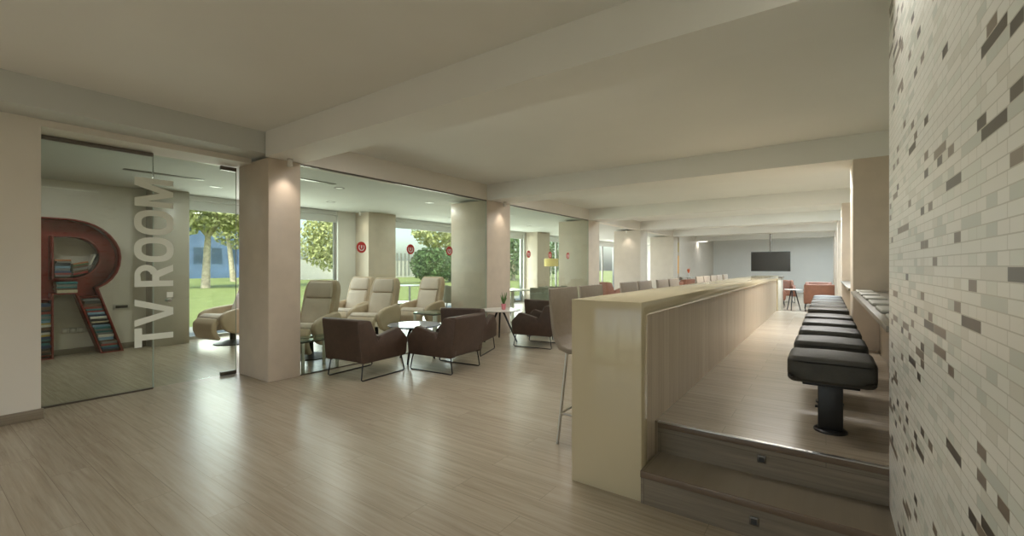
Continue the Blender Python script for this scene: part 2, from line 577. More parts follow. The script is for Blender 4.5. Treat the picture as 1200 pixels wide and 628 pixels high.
# outer (window) wall pieces
WX0, WX1 = -9.32, -9.12
fr = flat('window_9', [[(-4.8, 0), (0, 0), (0, 2.55), (-4.8, 2.55)]] + [[(-4.8 + 1.2 * k + .04, .05), (-4.8 + 1.2 * k + .04, 2.5), (-4.8 + 1.2 * k + 1.16, 2.5), (-4.8 + 1.2 * k + 1.16, .05)] for k in range(4)], 0.06, M['frame'], None,  # glazing of the added opening, out of view
          Matrix.Translation((0, -3.66, 0)) @ Matrix(((1, 0, 0, 0), (0, 0, 1, 0), (0, 1, 0, 0), (0, 0, 0, 1))))
struct(fr)
MB().box(-4.79, -0.01, -3.664, -3.656, 0.01, 2.54).build('window_pane', M['winglass'], fr)
wins = [(2.95, 5.95), (7.6, 10.3), (11.3, 13.6), (14.9, 17.4), (19.3, 22.4), (23.4, 26.0)]
ys = [-3.6] + [v for w in wins for v in w] + [26.4]
for i in range(0, len(ys), 2):
    sbox('wall_garden' if i == 0 else 'wall_garden_%d' % (i // 2), M['paint'] if i == 0 else M['white'], WX0, WX1, ys[i], ys[i + 1], 0, TZ)
for i, (a, b) in enumerate(wins):
    mb = MB()
    t = 0.05
    zt = TZ - 0.02
    # one welded frame: outer rectangle with openings
    mid = (a + b) / 2
    fr = flat('window_%d' % (i + 1), [[(a, 0.0), (b, 0.0), (b, zt), (a, zt)],
                                      [(a + t, 0.05), (a + t, zt - t), (mid - t / 2, zt - t), (mid - t / 2, 0.05)] if i > 1 else [(a + t, 0.05), (a + t, zt - t), (b - t, zt - t), (b - t, 0.05)]] +
              ([[(mid + t / 2, 0.05), (mid + t / 2, zt - t), (b - t, zt - t), (b - t, 0.05)]] if i > 1 else []),
              0.07, M['frame'], None, Matrix.Translation((-9.22, 0, 0)) @ Matrix(((0, 0, 1, 0), (1, 0, 0, 0), (0, 1, 0, 0), (0, 0, 0, 1))))
    struct(fr)
    p = MB().box(-9.224, -9.216, a + 0.01, b - 0.01, 0.01, zt - 0.01).build('window_pane', M['winglass'], fr)
    bl = MB().prism([(-9.17, 2.30), (-9.155, 2.30), (-9.150, 2.46), (-9.11, 2.47), (-9.11, TZ - 0.005), (-9.18, TZ - 0.005)], 'Y', a + 0.02, b - 0.02)
    o = bl.build('roller_blind', M['blind'])
    tag(o, ['raised white roller blind over the window beside the leftmost recliner', 'raised white roller blind over the window facing the big hedge',
            'raised white roller blind over the window left of the gold floor lamp', 'raised white roller blind over the window behind the gold floor lamp',
            'raised white roller blind over the window beyond the orange lamp', 'raised white roller blind over the farthest garden window'][i], 'blind', 'roller blinds on the garden windows')

# platform, steps and their trims (a fixed floor level)
sbox('floor_platform', M['deck'], -0.86, 0.95, 2.70, 10.93, 0.0, 0.36)
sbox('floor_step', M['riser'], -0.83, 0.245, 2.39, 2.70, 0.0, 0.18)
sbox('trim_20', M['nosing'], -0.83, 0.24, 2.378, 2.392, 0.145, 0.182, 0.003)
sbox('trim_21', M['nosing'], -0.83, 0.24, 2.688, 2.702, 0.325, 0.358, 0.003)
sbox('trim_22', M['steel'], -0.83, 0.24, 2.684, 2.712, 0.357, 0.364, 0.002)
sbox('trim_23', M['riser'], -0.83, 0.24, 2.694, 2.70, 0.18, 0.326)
for z, y, lab in ((0.085, 2.387, 'small square step light in the lower riser of the platform steps'), (0.272, 2.691, 'small square step light in the upper riser of the platform steps')):
    t = thing('step_light', lab, 'step light', (-0.28, y, z), 0, 'step lights')
    bz = MB().box(-0.02, 0.02, -0.006, 0.004, -0.02, 0.02, 0.003).build('bezel', M['darksteel'], t)
    MB().box(-0.012, 0.012, -0.008, -0.004, -0.012, 0.012).build('lens', M['dark'], bz)

# columns: left row on the glass line, right row on the bar ledge
def column(name, label, x0, x1, y0, y1, z0, z1, mat, group):
    o = MB().box(x0, x1, y0, y1, z0, z1, 0.006, 2).build(name, mat)
    struct(o)
    return o
column('trim_30', '', -5.80, -5.08, 2.45, 2.82, 0, SZ, M['column'], '')
column('trim_31', '', -5.98, -5.08, 6.36, 7.09, 0, SZ, M['column'], '')
column('trim_32', '', -5.98, -5.08, 10.63, 11.3, 0, SZ, M['column'], '')
column('trim_33', '', -6.02, -5.08, 14.6, 15.3, 0, SZ, M['column_pale'], '')
column('trim_34', '', -6.02, -5.08, 18.5, 19.2, 0, SZ, M['column_pale'], '')
for i, (a, b) in enumerate(beams[1:]):
    column('trim_%d' % (40 + i), '', 0.25, 0.95, a, b, 0, SZ, M['column'], '')
column('trim_50', '', -9.12, -8.62, 6.41, 7.2, 0, TZ, M['column'], '')          # column at the garden wall, beside the recliners
column('trim_51', '', -9.12, -8.82, 2.44, 2.95, 0, TZ, M['greyblock'], '')     # grey block beside the letter
column('trim_52', '', -9.12, -8.60, 13.7, 14.6, 0, TZ, M['column'], '')
for i, (a, b) in enumerate([(-3.6, 2.44)]):
    struct(MB().box(-9.12, -9.105, a, b, 0, 0.085, 0.003).build('baseboard_tv_room', M['riser']))

# ------------------------------------------------------------------ glass partitions
def pane(name, label, x, y0, y1, z0, z1, edge=True):
    t = thing(name, label, 'glass pane', (x, y0, 0))
    w = y1 - y0
    MB().box(-0.005, 0.005, 0.0, w, z0, z1).build('pane', M['glass'], t)
    for e in (0.0, w):
        MB().box(-0.006, 0.006, e - 0.002, e + 0.002, z0, z1).build('polished_edge', M['glassedge'], t)
    return t, w
t, w = pane('glass_partition', 'fixed glass panel with a dark top rail in front of the red letter', -5.83, 0.76, 1.618, 0.004, 2.495)
MB().box(-0.018, 0.018, 0.0, w, 2.462, 2.498).build('top_rail', M['darksteel'], t)
MB().box(-0.012, 0.012, 0.0, w, 0.0, 0.016).build('bottom_rail', M['darksteel'], t)
t, w = pane('glass_door', 'frameless glass door with the white lettering, hinged at the near column', -5.83, 1.624, 2.43, 0.012, 2.485)
MB().box(-0.02, 0.02, w - 0.17, w, 0.004, 0.05, 0.004).build('floor_hinge', M['darksteel'], t)
MB().box(-0.02, 0.02, w - 0.17, w, 2.44, 2.487, 0.004).build('top_patch', M['darksteel'], t)
k = MB()
k.lathe([(0.0, -0.045), (0.018, -0.045), (0.022, -0.03), (0.012, -0.018), (0.012, 0.018), (0.022, 0.03), (0.018, 0.045), (0.0, 0.045)], 0, 0, 16, Matrix.Translation((0, 0.13, 0.93)) @ Matrix.Rotation(PI / 2, 4, 'Y'))
k.build('door_knob', M['steel'], t)
t, w = pane('glass_partition', 'large frameless glass pane with stickers, from the near column to the second', -5.10, 2.825, 6.355, 0.004, 2.515)
MB().box(-0.012, 0.012, 0, w, 2.497, 2.519).build('top_rail', M['darksteel'], t)
MB().box(-0.008, 0.008, 0, w, 0.0, 0.012).build('bottom_rail', M['darksteel'], t)
t, w = pane('glass_partition', 'frameless glass pane beyond the second column, in front of the white dining table', -5.10, 7.095, 10.625, 0.004, 2.515)
MB().box(-0.012, 0.012, 0, w, 2.497, 2.519).build('top_rail', M['darksteel'], t)
MB().box(-0.008, 0.008, 0, w, 0.0, 0.012).build('bottom_rail', M['darksteel'], t)

# lettering TV.ROOM on the door glass, reading upwards
YL0, YL1 = 1.462, 1.795      # letter top ... baseline (along y)
def letter_mat(z0):
    # letter coords (a along the word -> +z, b up the letter -> -y)
    return Matrix(((0, 0, 1, -5.818), (0, -1, 0, YL1), (1, 0, 0, z0), (0, 0, 0, 1)))
LH = YL1 - YL0
def ring(cx, cy, rx, ry, n=40, k=2.6):
    return [(cx + rx * math.copysign(abs(math.cos(2 * PI * i / n)) ** (2 / k), math.cos(2 * PI * i / n)), cy + ry * math.copysign(abs(math.sin(2 * PI * i / n)) ** (2 / k), math.sin(2 * PI * i / n))) for i in range(n)]
def arcpts(cx, cy, rx, ry, a0, a1, n=12):
    return [(cx + rx * math.cos(R(a0 + (a1 - a0) * i / n)), cy + ry * math.sin(R(a0 + (a1 - a0) * i / n))) for i in range(n + 1)]
S = 0.062
def gT(w): return [[(w / 2 - S / 2, 0), (w / 2 + S / 2, 0), (w / 2 + S / 2, LH - S), (w, LH - S), (w, LH), (0, LH), (0, LH - S), (w / 2 - S / 2, LH - S)]]
def gV(w): return [[(w / 2 - S * .62, 0), (w / 2 + S * .62, 0), (w, LH), (w - S * 1.08, LH), (w / 2, S * 1.2), (S * 1.08, LH), (0, LH)]]
def gDot(w): return [[(0, 0), (w, 0), (w, w), (0, w)]]
def gO(w): return [ring(w / 2, LH / 2, w / 2, LH / 2 + .004), ring(w / 2, LH / 2, w / 2 - S, LH / 2 - S * .92)]
def gR(w):
    m = LH * 0.44
    out = [(0, 0), (S, 0), (S, m - S * .35), (w * .42, m - S * .35), (w - S * 1.15, 0), (w, 0), (w * .72, m)] + arcpts(w * .55, (LH + m) / 2 - .006, w * .43, (LH - m) / 2 + .006, -62, 90) + [(0, LH)]
    hole = [(S, m + S * .62), (w * .55, m + S * .62)] + arcpts(w * .52, (LH + m) / 2 + .002, w * .2, (LH - m) / 2 - S * .78, -80, 80, 8) + [(S, LH - S * .86)]
    return [out, hole]
def gM(w): return [[(0, 0), (S * .95, 0), (S * .95, LH * .66), (w / 2 - S * .42, 0), (w / 2 + S * .42, 0), (w - S * .95, LH * .66), (w - S * .95, 0), (w, 0), (w, LH), (w - S * 1.35, LH), (w / 2, LH * .36), (S * 1.35, LH), (0, LH)]]
lt = thing('door_lettering', 'white vertical TV.ROOM lettering stuck on the glass door and panel', 'lettering', (0, 0, 0))
for fn, z0, w in ((gT, 0.455, 0.20), (gV, 0.672, 0.285), (gDot, 0.963, 0.058), (gR, 1.085, 0.235), (gO, 1.345, 0.262), (gO, 1.632, 0.262), (gM, 1.928, 0.30)):
    flat('letter', fn(w), 0.002, M['vinyl'], lt, letter_mat(z0))

# red smile stickers
def sticker(y, label):
    t = thing('smile_sticker', label, 'sticker', (-5.088, y, 1.555), 0, 'red round stickers on the glass partition')
    mt = Matrix(((0, 0, 1, 0), (1, 0, 0, 0), (0, 1, 0, 0), (0, 0, 0, 1)))
    flat('disc', [[(0.075 * math.cos(2 * PI * i / 32), 0.075 * math.sin(2 * PI * i / 32)) for i in range(32)]], 0.002, M['stickred'], t, mt)
    out = arcpts(0, 0, 0.048, 0.048, 140, 400, 20)
    inn = arcpts(0, 0, 0.034, 0.034, 400, 140, 20)
    flat('smile', [out + inn], 0.001, M['stickwhite'], t, Matrix.Translation((0.0022, 0, 0)) @ mt)
    flat('tick', [[(-0.007, 0.0), (0.007, 0.0), (0.012, 0.05), (0, 0.036), (-0.012, 0.05)]], 0.001, M['stickwhite'], t, Matrix.Translation((0.0022, 0, -0.016)) @ mt)
    return t
P2, P3 = 'on the near large glass pane', 'on the farther glass pane'
st = sticker(0, '')
repeat(st, [(-5.088, y, 1.555, 0, lab) for y, lab in ((3.67, 'red round smile sticker nearest the near column ' + P2), (4.53, 'red round smile sticker in the middle of the three ' + P2), (5.37, 'red round smile sticker nearest the second column ' + P2),
            (7.77, 'red round smile sticker nearest the second column ' + P3), (8.65, 'red round smile sticker in the middle of the three ' + P3), (9.5, 'red round smile sticker nearest the third column ' + P3))])

# ------------------------------------------------------------------ main counter
t = thing('bar_counter', 'long glossy cream bar counter with a wood-clad side toward the platform', 'counter', (-1.045, 2.40, 0))
L_ = 8.55
MB().prism([(0, 0), (0.10, 0), (0.10, 1.02), (L_ - 0.1, 1.02), (L_ - 0.1, 0), (L_, 0), (L_, 1.10), (0, 1.10)], 'X', -0.215, 0.215, 0.003).build('waterfall_shell', M['cream'], t)
MB().box(-0.195, 0.195, 0.10, L_ - 0.1, 0.0, 1.02).build('wood_cladding', M['cladding'], t)

# ------------------------------------------------------------------ right-hand bar ledge with place mats
for a, b, lab in ((2.71, 6.35, 'beige bar ledge behind the near row of padded stools, by the mosaic wall'), (7.01, 10.62, 'beige bar ledge behind the far row of padded stools, past the first right-hand column')):
    t = thing('bar_ledge', lab, 'counter', (0.23, a, 0.36), 0, 'bar ledges')
    MB().box(0.0, 0.71, 0, b - a, 0.63, 0.66, 0.003).build('ledge_top', M['ledge'], t)
    MB().box(0.25, 0.71, 0.0, b - a, 0.0, 0.63).build('front_panel', M['ledgepanel'], t)
def mat_obj(y, lab, g):
    o = MB().box(-0.07, 0.07, -0.19, 0.19, 0, 0.022, 0.009, 3).build('place_mat', M['pad'])
    o.location = (0.335, y, 1.0205)
    tag(o, lab, 'place mat', g)
ordn = ['nearest', 'second nearest', 'third nearest', 'fourth nearest', 'fifth nearest', 'sixth nearest']
for i, y in enumerate((2.98, 3.58, 4.2, 4.82, 5.42, 5.98)):
    mat_obj(y, '%s light grey mat lying on the near bar ledge' % ordn[i], 'grey mats on the bar ledge')

# ------------------------------------------------------------------ black padded fixed stools
t = thing('padded_stool', '', 'stool', (0, 0, 0), 0, 'black padded stools fixed along the bar ledge')
b = bmesh.new()
bmesh.ops.create_cube(b, size=1)
bmesh.ops.subdivide_edges(b, edges=list(b.edges), cuts=5, use_grid_fill=True)
for v in b.verts:
    x, y, z = v.co * 2
    # rounded pad: corners pulled in, domed top
    e = max(abs(x), abs(y))
    v.co.x = 0.20 * x * (1 - 0.05 * (1 if z < -0.9 else 0))
    v.co.y = 0.175 * y * (1 - 0.05 * (1 if z < -0.9 else 0))
    dome = (1 - x * x) * (1 - y * y)
    v.co.z = 0.073 * z + (0.016 * dome if z > 0.9 else 0.0)
bmesh.ops.bevel(b, geom=[e for e in b.edges if e.calc_face_angle(0) > 0.9], offset=0.03, segments=3, profile=0.55, affect='EDGES')
m_ = MB()
m_._merge(b, Matrix.Translation((0, 0, 0.364)))
m_.build('seat', M['black'], t, 60)
MB().box(-0.13, 0.13, -0.11, 0.11, 0.272, 0.292, 0.004).build('seat_plate', M['blackmetal'], t)
MB().box(-0.058, 0.058, -0.04, 0.04, 0.012, 0.274, 0.006).build('post', M['blackmetal'], t)
MB().lathe([(0, 0), (0.08, 0), (0.08, 0.01), (0.073, 0.016), (0, 0.016)], 0, 0, 28).build('base_plate', M['blackmetal'], t)
MB().tube([(-0.05, 0.0, 0.13), (-0.072, 0.0, 0.13)], 0.008).build('foot_peg', M['blackmetal'], t)
sy = (3.11, 3.74, 4.36, 4.98, 5.58, 6.55, 7.2, 7.85, 8.5, 9.15)
repeat(t, [(0.02, y, 0.36, 0, 'black padded fixed stool, %s the steps along the bar ledge' % ('nearest to' if i == 0 else ['', 'second from', 'third from', 'fourth from', 'fifth from', 'sixth from', 'seventh from', 'eighth from', 'ninth from', 'tenth from'][i])) for i, y in enumerate(sy)])

# ------------------------------------------------------------------ high bar stools at the counter (backs to the lounge)
t = thing('bar_stool', '', 'bar stool', (0, 0, 0), 0, 'taupe bar stools along the cream counter')
# local: seat faces +x, back at x = -0.18
path = [(-0.235, 1.135), (-0.222, 1.0), (-0.205, 0.86), (-0.185, 0.77), (-0.145, 0.705), (-0.08, 0.685), (0.06, 0.69), (0.14, 0.695), (0.163, 0.68)]
mm_ = MB()
mm_.sweep(path, 0.44, [0.022, 0.026, 0.03, 0.036, 0.04, 0.04, 0.04, 0.034, 0.02], bev=0.008)
sh = mm_.build('shell', M['taupe'], t, 50)
sh.data.transform(Matrix(((0, 1, 0, 0), (-1, 0, 0, 0), (0, 0, 1, 0), (0, 0, 0, 1))) @ Matrix.Rotation(0, 4, 'Z'))
sh.data.transform(Matrix.Rotation(PI, 4, 'Z')) if sh.data.vertices[0].co.x > 0.1 else None
for k in range(7):
    yy = -0.18 + k * 0.06
    MB().tube([(p[0] - 0.02 + (0.0 if p[1] > 0.75 else 0.0), yy, p[1]) for p in path[:4]], 0.006, 6).build('back_rib', M['taupe'], t)
for sx, s2 in ((-1, -1), (-1, 1), (1, -1), (1, 1)):
    MB().tube([(sx * 0.12, s2 * 0.15, 0.675), (sx * 0.16, s2 * 0.225, 0.0)], [0.011, 0.011], 10).build('leg', M['steel'], t)
fr_ = [(sx * 0.148, s2 * 0.202, 0.22) for sx, s2 in ((-1, -1), (1, -1), (1, 1), (-1, 1))]
MB().tube([Vector(fr_[i]).lerp(Vector(fr_[(i + 1) % 4]), q) for i in range(4) for q in (0, .1, .9)], 0.008, 8, True).build('footrest', M['steel'], t)
bs = (3.03, 3.53, 4.43, 4.93, 5.60, 6.10, 7.60, 8.10, 8.70, 9.20, 9.85)
nth = ['first', 'second', 'third', 'fourth', 'fifth', 'sixth', 'seventh', 'eighth', 'ninth', 'tenth', 'eleventh']
repeat(t, [(-1.445, y + 0.03, 0, 0, 'taupe high bar stool with steel legs, %s from the near end of the cream counter' % nth[i]) for i, y in enumerate(bs)])

# ------------------------------------------------------------------ block lounge armchairs
def armchair(name, label, mat, group):
    """local: faces +y, back edge at y=0, width along x, origin on the floor under the back edge centre"""
    t = thing(name, label, 'armchair', (0, 0, 0), 0, group)
    W = 0.31
    # back with swept wings: plan U
    mb = MB()
    mb.prism([(0.0, 0.225), (0.055, 0.20), (0.16, 0.20), (0.135, 0.40), (0.105, 0.685), (-0.035, 0.70), (-0.055, 0.685)], 'X', -W, W, 0.018, 3)
    mb.build('backrest', mat, t, 40)
    for s in (-1, 1):
        x0, x1 = (W - 0.085, W + 0.005) if s > 0 else (-W - 0.005, -W + 0.085)
        a = MB()
        a.prism([(0.10, 0.685), (0.135, 0.67), (0.245, 0.43), (0.275, 0.485), (0.56, 0.555), (0.585, 0.548), (0.70, 0.43), (0.72, 0.39), (0.70, 0.235), (0.68, 0.20), (0.02, 0.20), (-0.003, 0.235), (-0.04, 0.66)], 'X', x0, x1, 0.014, 3)
        a.build('armrest', mat, t, 40)
    c = MB()
    c.prism([(0.13, 0.205), (0.69, 0.215), (0.705, 0.25), (0.71, 0.39), (0.69, 0.415), (0.14, 0.385)], 'X', -W + 0.088, W - 0.088, 0.02, 3)
    c.build('seat', mat, t, 40)
    for s in (-1, 1):
        x = s * 0.285
        rd = MB()
        rd.tube([(x * 0.96, 0.05, 0.215), (x * 0.985, 0.035, 0.12), (x, 0.018, 0.02), (x, 0.035, 0.008), (x, 0.10, 0.008), (x, 0.60, 0.008), (x, 0.665, 0.008), (x, 0.685, 0.02), (x * 0.985, 0.665, 0.12), (x * 0.96, 0.64, 0.215)], 0.0075, 8)
        rd.build('sled_leg', M['blackrod'], t)
    return t
a0 = armchair('lounge_armchair', '', M['brown'], 'brown block armchairs by the glass partition')
repeat(a0, [(-4.53, 3.02, 0, R(5), 'brown leather block armchair nearest the near column, its back to the viewer'),
            (-3.63, 4.16, 0, R(95), 'brown leather block armchair right of the nearest one, turned to the glossy table'),
            (-4.31, 4.80, 0, R(20), 'brown leather block armchair behind the nearest pair, facing the small plant table'),
            (-3.50, 6.25, 0, R(97), 'brown leather block armchair beside the cream counter, right of the plant table'),
            (-4.22, 6.78, 0, R(-6), 'brown leather block armchair half hidden behind the one beside the counter')])
b0 = armchair('lounge_armchair', '', M['brick'], 'brick red armchairs at the far end')
repeat(b0, [(-1.85, 16.5, 0, R(-84), 'brick red armchair at the far end, left of the small table past the platform', 1.13),
            (-0.16, 15.2, 0, R(3), 'brick red armchair at the far end with its back to the platform', 1.13),
            (-0.2, 17.7, 0, R(178), 'brick red armchair at the far end facing the platform, behind the back-turned one', 1.13),
            (-1.35, 19.3, 0, R(-170), 'brick red armchair at the far end below the television, left of the pair', 1.13),
            (-5.55, 12.3, 0, R(-20), 'brick red armchair by the garden side just past the third column', 1.2),
            (-3.7, 13.6, 0, R(70), 'brick red armchair between the third and fourth column, seen over the counter end', 1.2),
            (-4.0, 16.6, 0, R(80), 'brick red armchair past the fourth column, seen above the bar stools', 1.2),
            (-3.8, 20.4, 0, R(85), 'brick red armchair before the far pale wall, beside the red flowers', 1.2)])

# ------------------------------------------------------------------ tables
def round_table(name, label, loc, r, h, topmat, legmat, legs=3, group=None, splay=0.75, rz=0.0, lr=0.016):
    t = thing(name, label, 'table', loc, rz, group)
    MB().lathe([(0, h - 0.022), (r - 0.02, h - 0.022), (r, h - 0.012), (r, h - 0.004), (r - 0.004, h), (0, h)], 0, 0, 48).build('tabletop', topmat, t, 30)
    MB().lathe([(0, h - 0.045), (0.07, h - 0.045), (0.08, h - 0.022), (0, h - 0.022)], 0, 0, 20).build('hub', legmat, t)
    for k in range(legs):
        a = 2 * PI * k / legs + 0.35
        MB().tube([(0.06 * math.cos(a), 0.06 * math.sin(a), h - 0.035), (splay * r * math.cos(a), splay * r * math.sin(a), 0.0)], [lr * 1.15, lr * 0.8], 10).build('leg', legmat, t)
    return t
round_table('round_table', 'round glossy low table between the nearest pair of brown armchairs', (-4.64, 4.20, 0), 0.36, 0.50, M['tabletop'], M['blackrod'], 3, None, 0.8, R(40))
round_table('round_table', 'round white low table with black splayed legs holding the pink plant pot', (-4.66, 6.20, 0), 0.36, 0.545, M['whitetop'], M['blackrod'], 3, None, 0.9, R(-10))
round_table('round_table', 'small white round table among the brick red armchairs at the far end', (-0.80, 15.5, 0), 0.22, 0.62, M['whitetop'], M['blackrod'], 3, None, 0.9)
round_table('round_table', 'round glossy side table behind glass between two beige recliners', (-7.35, 6.15, 0), 0.34, 0.55, M['tabletop'], M['steel'], 3)
round_table('round_table', 'small white round table under the red flowers at the far pale wall', (-4.75, 19.6, 0), 0.35, 0.85, M['whitetop'], M['steel'], 3)
# pink pot with a small plant
t = thing('potted_plant', 'small green plant in a pink pot on the white round table', 'plant', (-4.60, 6.22, 0.545))
MB().lathe([(0, 0), (0.032, 0), (0.042, 0.085), (0.042, 0.10), (0.036, 0.10), (0.034, 0.09), (0, 0.085)], 0, 0, 20).build('pot', M['pinkpot'], t)
lf = MB()
for k in range(12):
    a = k * 2.4
    lf.tube([(0.008 * math.cos(a), 0.008 * math.sin(a), 0.086), (0.03 * math.cos(a), 0.03 * math.sin(a), 0.16), (0.06 * math.cos(a), 0.06 * math.sin(a), 0.20 + 0.05 * (k % 3))], [0.007, 0.012, 0.002], 5)
lf.build('foliage', M['leafC'], t)
# flowers
t = thing('flower_vase', 'white vase of red flowers in front of the far pale wall', 'flowers', (-4.75, 19.6, 0.85))
t.scale = (0.62, 0.62, 0.62)
MB().lathe([(0, 0), (0.05, 0), (0.07, 0.12), (0.045, 0.25), (0.055, 0.28), (0.045, 0.28), (0, 0.2)], 0, 0, 18).build('vase', M['whitetop'], t)
fl = MB()
for k in range(7):
    a = k * 2.4
    fl.tube([(0.01 * math.cos(a), 0.01 * math.sin(a), 0.2), (0.05 * math.cos(a), 0.05 * math.sin(a), 0.42), (0.09 * math.cos(a), 0.09 * math.sin(a), 0.52 + 0.03 * (k % 4))], [0.008, 0.035, 0.008], 6)
fl.build('blossoms', M['orange'], t)

# rectangular glass-topped low tables in the TV room
def low_table(label, loc, lx, ly, h, rz=0.0):
    t = thing('glass_table', label, 'table', loc, rz)
    MB().box(-lx / 2, lx / 2, -ly / 2, ly / 2, h - 0.012, h).build('glass_top', M['tableglass'], t)
    fr = flat('frame', [[(-lx / 2, -ly / 2), (lx / 2, -ly / 2), (lx / 2, ly / 2), (-lx / 2, ly / 2)], [(-lx / 2 + .025, -ly / 2 + .025), (-lx / 2 + .025, ly / 2 - .025), (lx / 2 - .025, ly / 2 - .025), (lx / 2 - .025, -ly / 2 + .025)]], 0.02, M['darksteel'], t, Matrix.Translation((0, 0, h - 0.023)))
    for sx in (-1, 1):
        for s2 in (-1, 1):
            MB().box(sx * (lx / 2 - 0.02) - 0.016, sx * (lx / 2 - 0.02) + 0.016, s2 * (ly / 2 - 0.02) - 0.016, s2 * (ly / 2 - 0.02) + 0.016, 0, h - 0.03, 0.003).build('leg', M['whitetop'], t)
    return t
low_table('low glass-topped table behind the partition, right of the near column', (-5.32, 3.13, 0), 0.34, 0.5, 0.40)
low_table('low glass-topped table behind the partition, beside the rightmost beige recliner', (-5.5, 5.45, 0), 0.5, 0.55, 0.52)

# ------------------------------------------------------------------ beige recliners
def recliner():
    """local: faces -y; origin on floor under the pivot"""
    t = thing('recliner', '', 'recliner', (0, 0, 0), 0, 'beige recliners in the TV room')
    # backrest: shell leaning to +y
    bk = MB()
    bk.sweep([(0.14, 0.36), (0.20, 0.52), (0.28, 0.74), (0.325, 0.90), (0.343, 0.96), (0.357, 1.02), (0.364, 1.06), (0.367, 1.09)], 0.52, [0.12, 0.14, 0.14, 0.135, 0.13, 0.12, 0.10, 0.06], bev=0.03, seg=3)
    back = bk.build('backrest', M['beige'], t, 45)
    fc = MB()
    fc.sweep([(0.075, 0.45), (0.13, 0.56), (0.20, 0.75), (0.225, 0.82)], 0.40, [0.07, 0.08, 0.08, 0.06], bev=0.02, seg=3)
    fc.build('back_cushion', M['beigelt'], t, 45)
    hr = MB()
    hr.sweep([(0.232, 0.835), (0.258, 0.91), (0.272, 0.965), (0.288, 1.02), (0.296, 1.065)], 0.40, [0.07, 0.085, 0.085, 0.075, 0.05], bev=0.02, seg=3)
    hrest = hr.build('headrest', M['beigelt'], t, 45)
    for ob in (back, hrest):            # rounded shoulders
        for v in ob.data.vertices:
            q = max(0.0, (v.co.z - 0.90) / 0.24)
            v.co.x *= math.sqrt(max(0.2, 1 - 0.55 * q * q))
    st_ = MB()
    st_.sweep([(0.16, 0.40), (-0.10, 0.42), (-0.34, 0.45), (-0.40, 0.43)], 0.50, [0.14, 0.15, 0.15, 0.10], bev=0.03, seg=3)
    st_.build('seat', M['beigelt'], t, 45)
    ft = MB()
    ft.sweep([(-0.39, 0.44), (-0.455, 0.37), (-0.46, 0.27), (-0.42, 0.17), (-0.36, 0.12)], 0.52, [0.09, 0.10, 0.09, 0.08, 0.05], bev=0.025, seg=3)
    ft.build('footrest', M['beige'], t, 45)
    for s in (-1, 1):
        x0, x1 = (0.25, 0.335) if s > 0 else (-0.335, -0.25)
        a = MB()
        a.prism([(0.26, 0.60), (0.20, 0.635), (-0.16, 0.60), (-0.30, 0.565), (-0.375, 0.52), (-0.40, 0.45), (-0.37, 0.34), (-0.30, 0.25), (-0.18, 0.20), (0.16, 0.20), (0.26, 0.30), (0.31, 0.48)], 'X', x0, x1, 0.03, 3)
        a.build('armrest', M['beige'], t, 45)
    MB().lathe([(0, 0.05), (0.05, 0.06), (0.045, 0.24), (0, 0.24)], 0, 0, 18).build('swivel_post', M['blackmetal'], t)
    bs_ = MB()
    bs_.lathe([(0, 0), (0.28, 0), (0.285, 0.012), (0.20, 0.03), (0.07, 0.065), (0, 0.07)], 0, 0, 32)
    bs_.build('base', M['blackmetal'], t)
    return t
rc = recliner()
repeat(rc, [(-8.22, 3.38, 0, R(10), 'beige recliner beside the garden window, left of the near column'),
            (-6.05, 3.50, 0, R(28), 'beige recliner just right of the near column, nearest the partition glass'),
            (-7.52, 5.2, 0, R(18), 'beige recliner partly hidden behind the middle one, before the garden-side column'),
            (-6.42, 4.92, 0, R(20), 'beige recliner in the middle of the glass pane, right of the garden-side column'),
            (-6.42, 6.04, 0, R(14), 'beige recliner in front of the hedge window, rightmost of the group')])

# ------------------------------------------------------------------ dining table and tub chairs behind the second pane
def dining_table(label, loc):
    t = thing('dining_table', label, 'table', loc)
    MB().lathe([(0, 0.715), (0.44, 0.715), (0.45, 0.725), (0.45, 0.735), (0.44, 0.742), (0, 0.742)], 0, 0, 48).build('tabletop', M['whitetop'], t, 30)
    MB().lathe([(0, 0.0), (0.25, 0.0), (0.25, 0.012), (0.06, 0.03), (0.04, 0.08), (0.04, 0.68), (0.09, 0.715), (0, 0.715)], 0, 0, 28).build('pedestal', M['whitetop'], t)
dining_table('white round pedestal table behind the farther glass pane, nearest the second column', (-6.2, 8.75, 0))
dining_table('white round pedestal table beyond the hedge window, behind the rightmost recliner', (-7.7, 9.3, 0))
t = thing('tub_chair', '', 'chair', (0, 0, 0), 0, 'grey-green tub chairs behind the farther glass pane')
n = 22
def upoly(r0, r1, a0, a1):
    return arcpts(0, 0, r0, r0, a0, a1, n) + arcpts(0, 0, r1, r1, a1, a0, n)
MB().prism(upoly(0.29, 0.23, -200, 20), 'Z', 0.40, 0.80, 0.012).build('backrest', M['greytub'], t)
MB().lathe([(0, 0.36), (0.25, 0.36), (0.27, 0.38), (0.27, 0.44), (0.22, 0.47), (0, 0.475)], 0, 0, 28).build('seat', M['greytub'], t)
for k in range(4):
    a = PI / 4 + k * PI / 2
    MB().tube([(0.17 * math.cos(a), 0.17 * math.sin(a), 0.37), (0.24 * math.cos(a), 0.24 * math.sin(a), 0)], [0.014, 0.01], 8).build('leg', M['blackrod'], t)
repeat(t, [(-5.60, 8.95, 0, R(100), 'grey-green tub chair right of the white pedestal table, backs to the glass'),
           (-5.62, 9.85, 0, R(70), 'grey-green tub chair nearest the third column, behind the glass'),
           (-6.45, 8.05, 0, R(-10), 'grey-green tub chair left of the white pedestal table, behind the second column'),
           (-6.9, 9.4, 0, R(-60), 'grey-green tub chair on the garden side of the white pedestal table'),
           (-7.9, 8.5, 0, R(10), 'grey-green tub chair beyond the hedge window, behind the rightmost recliner')])

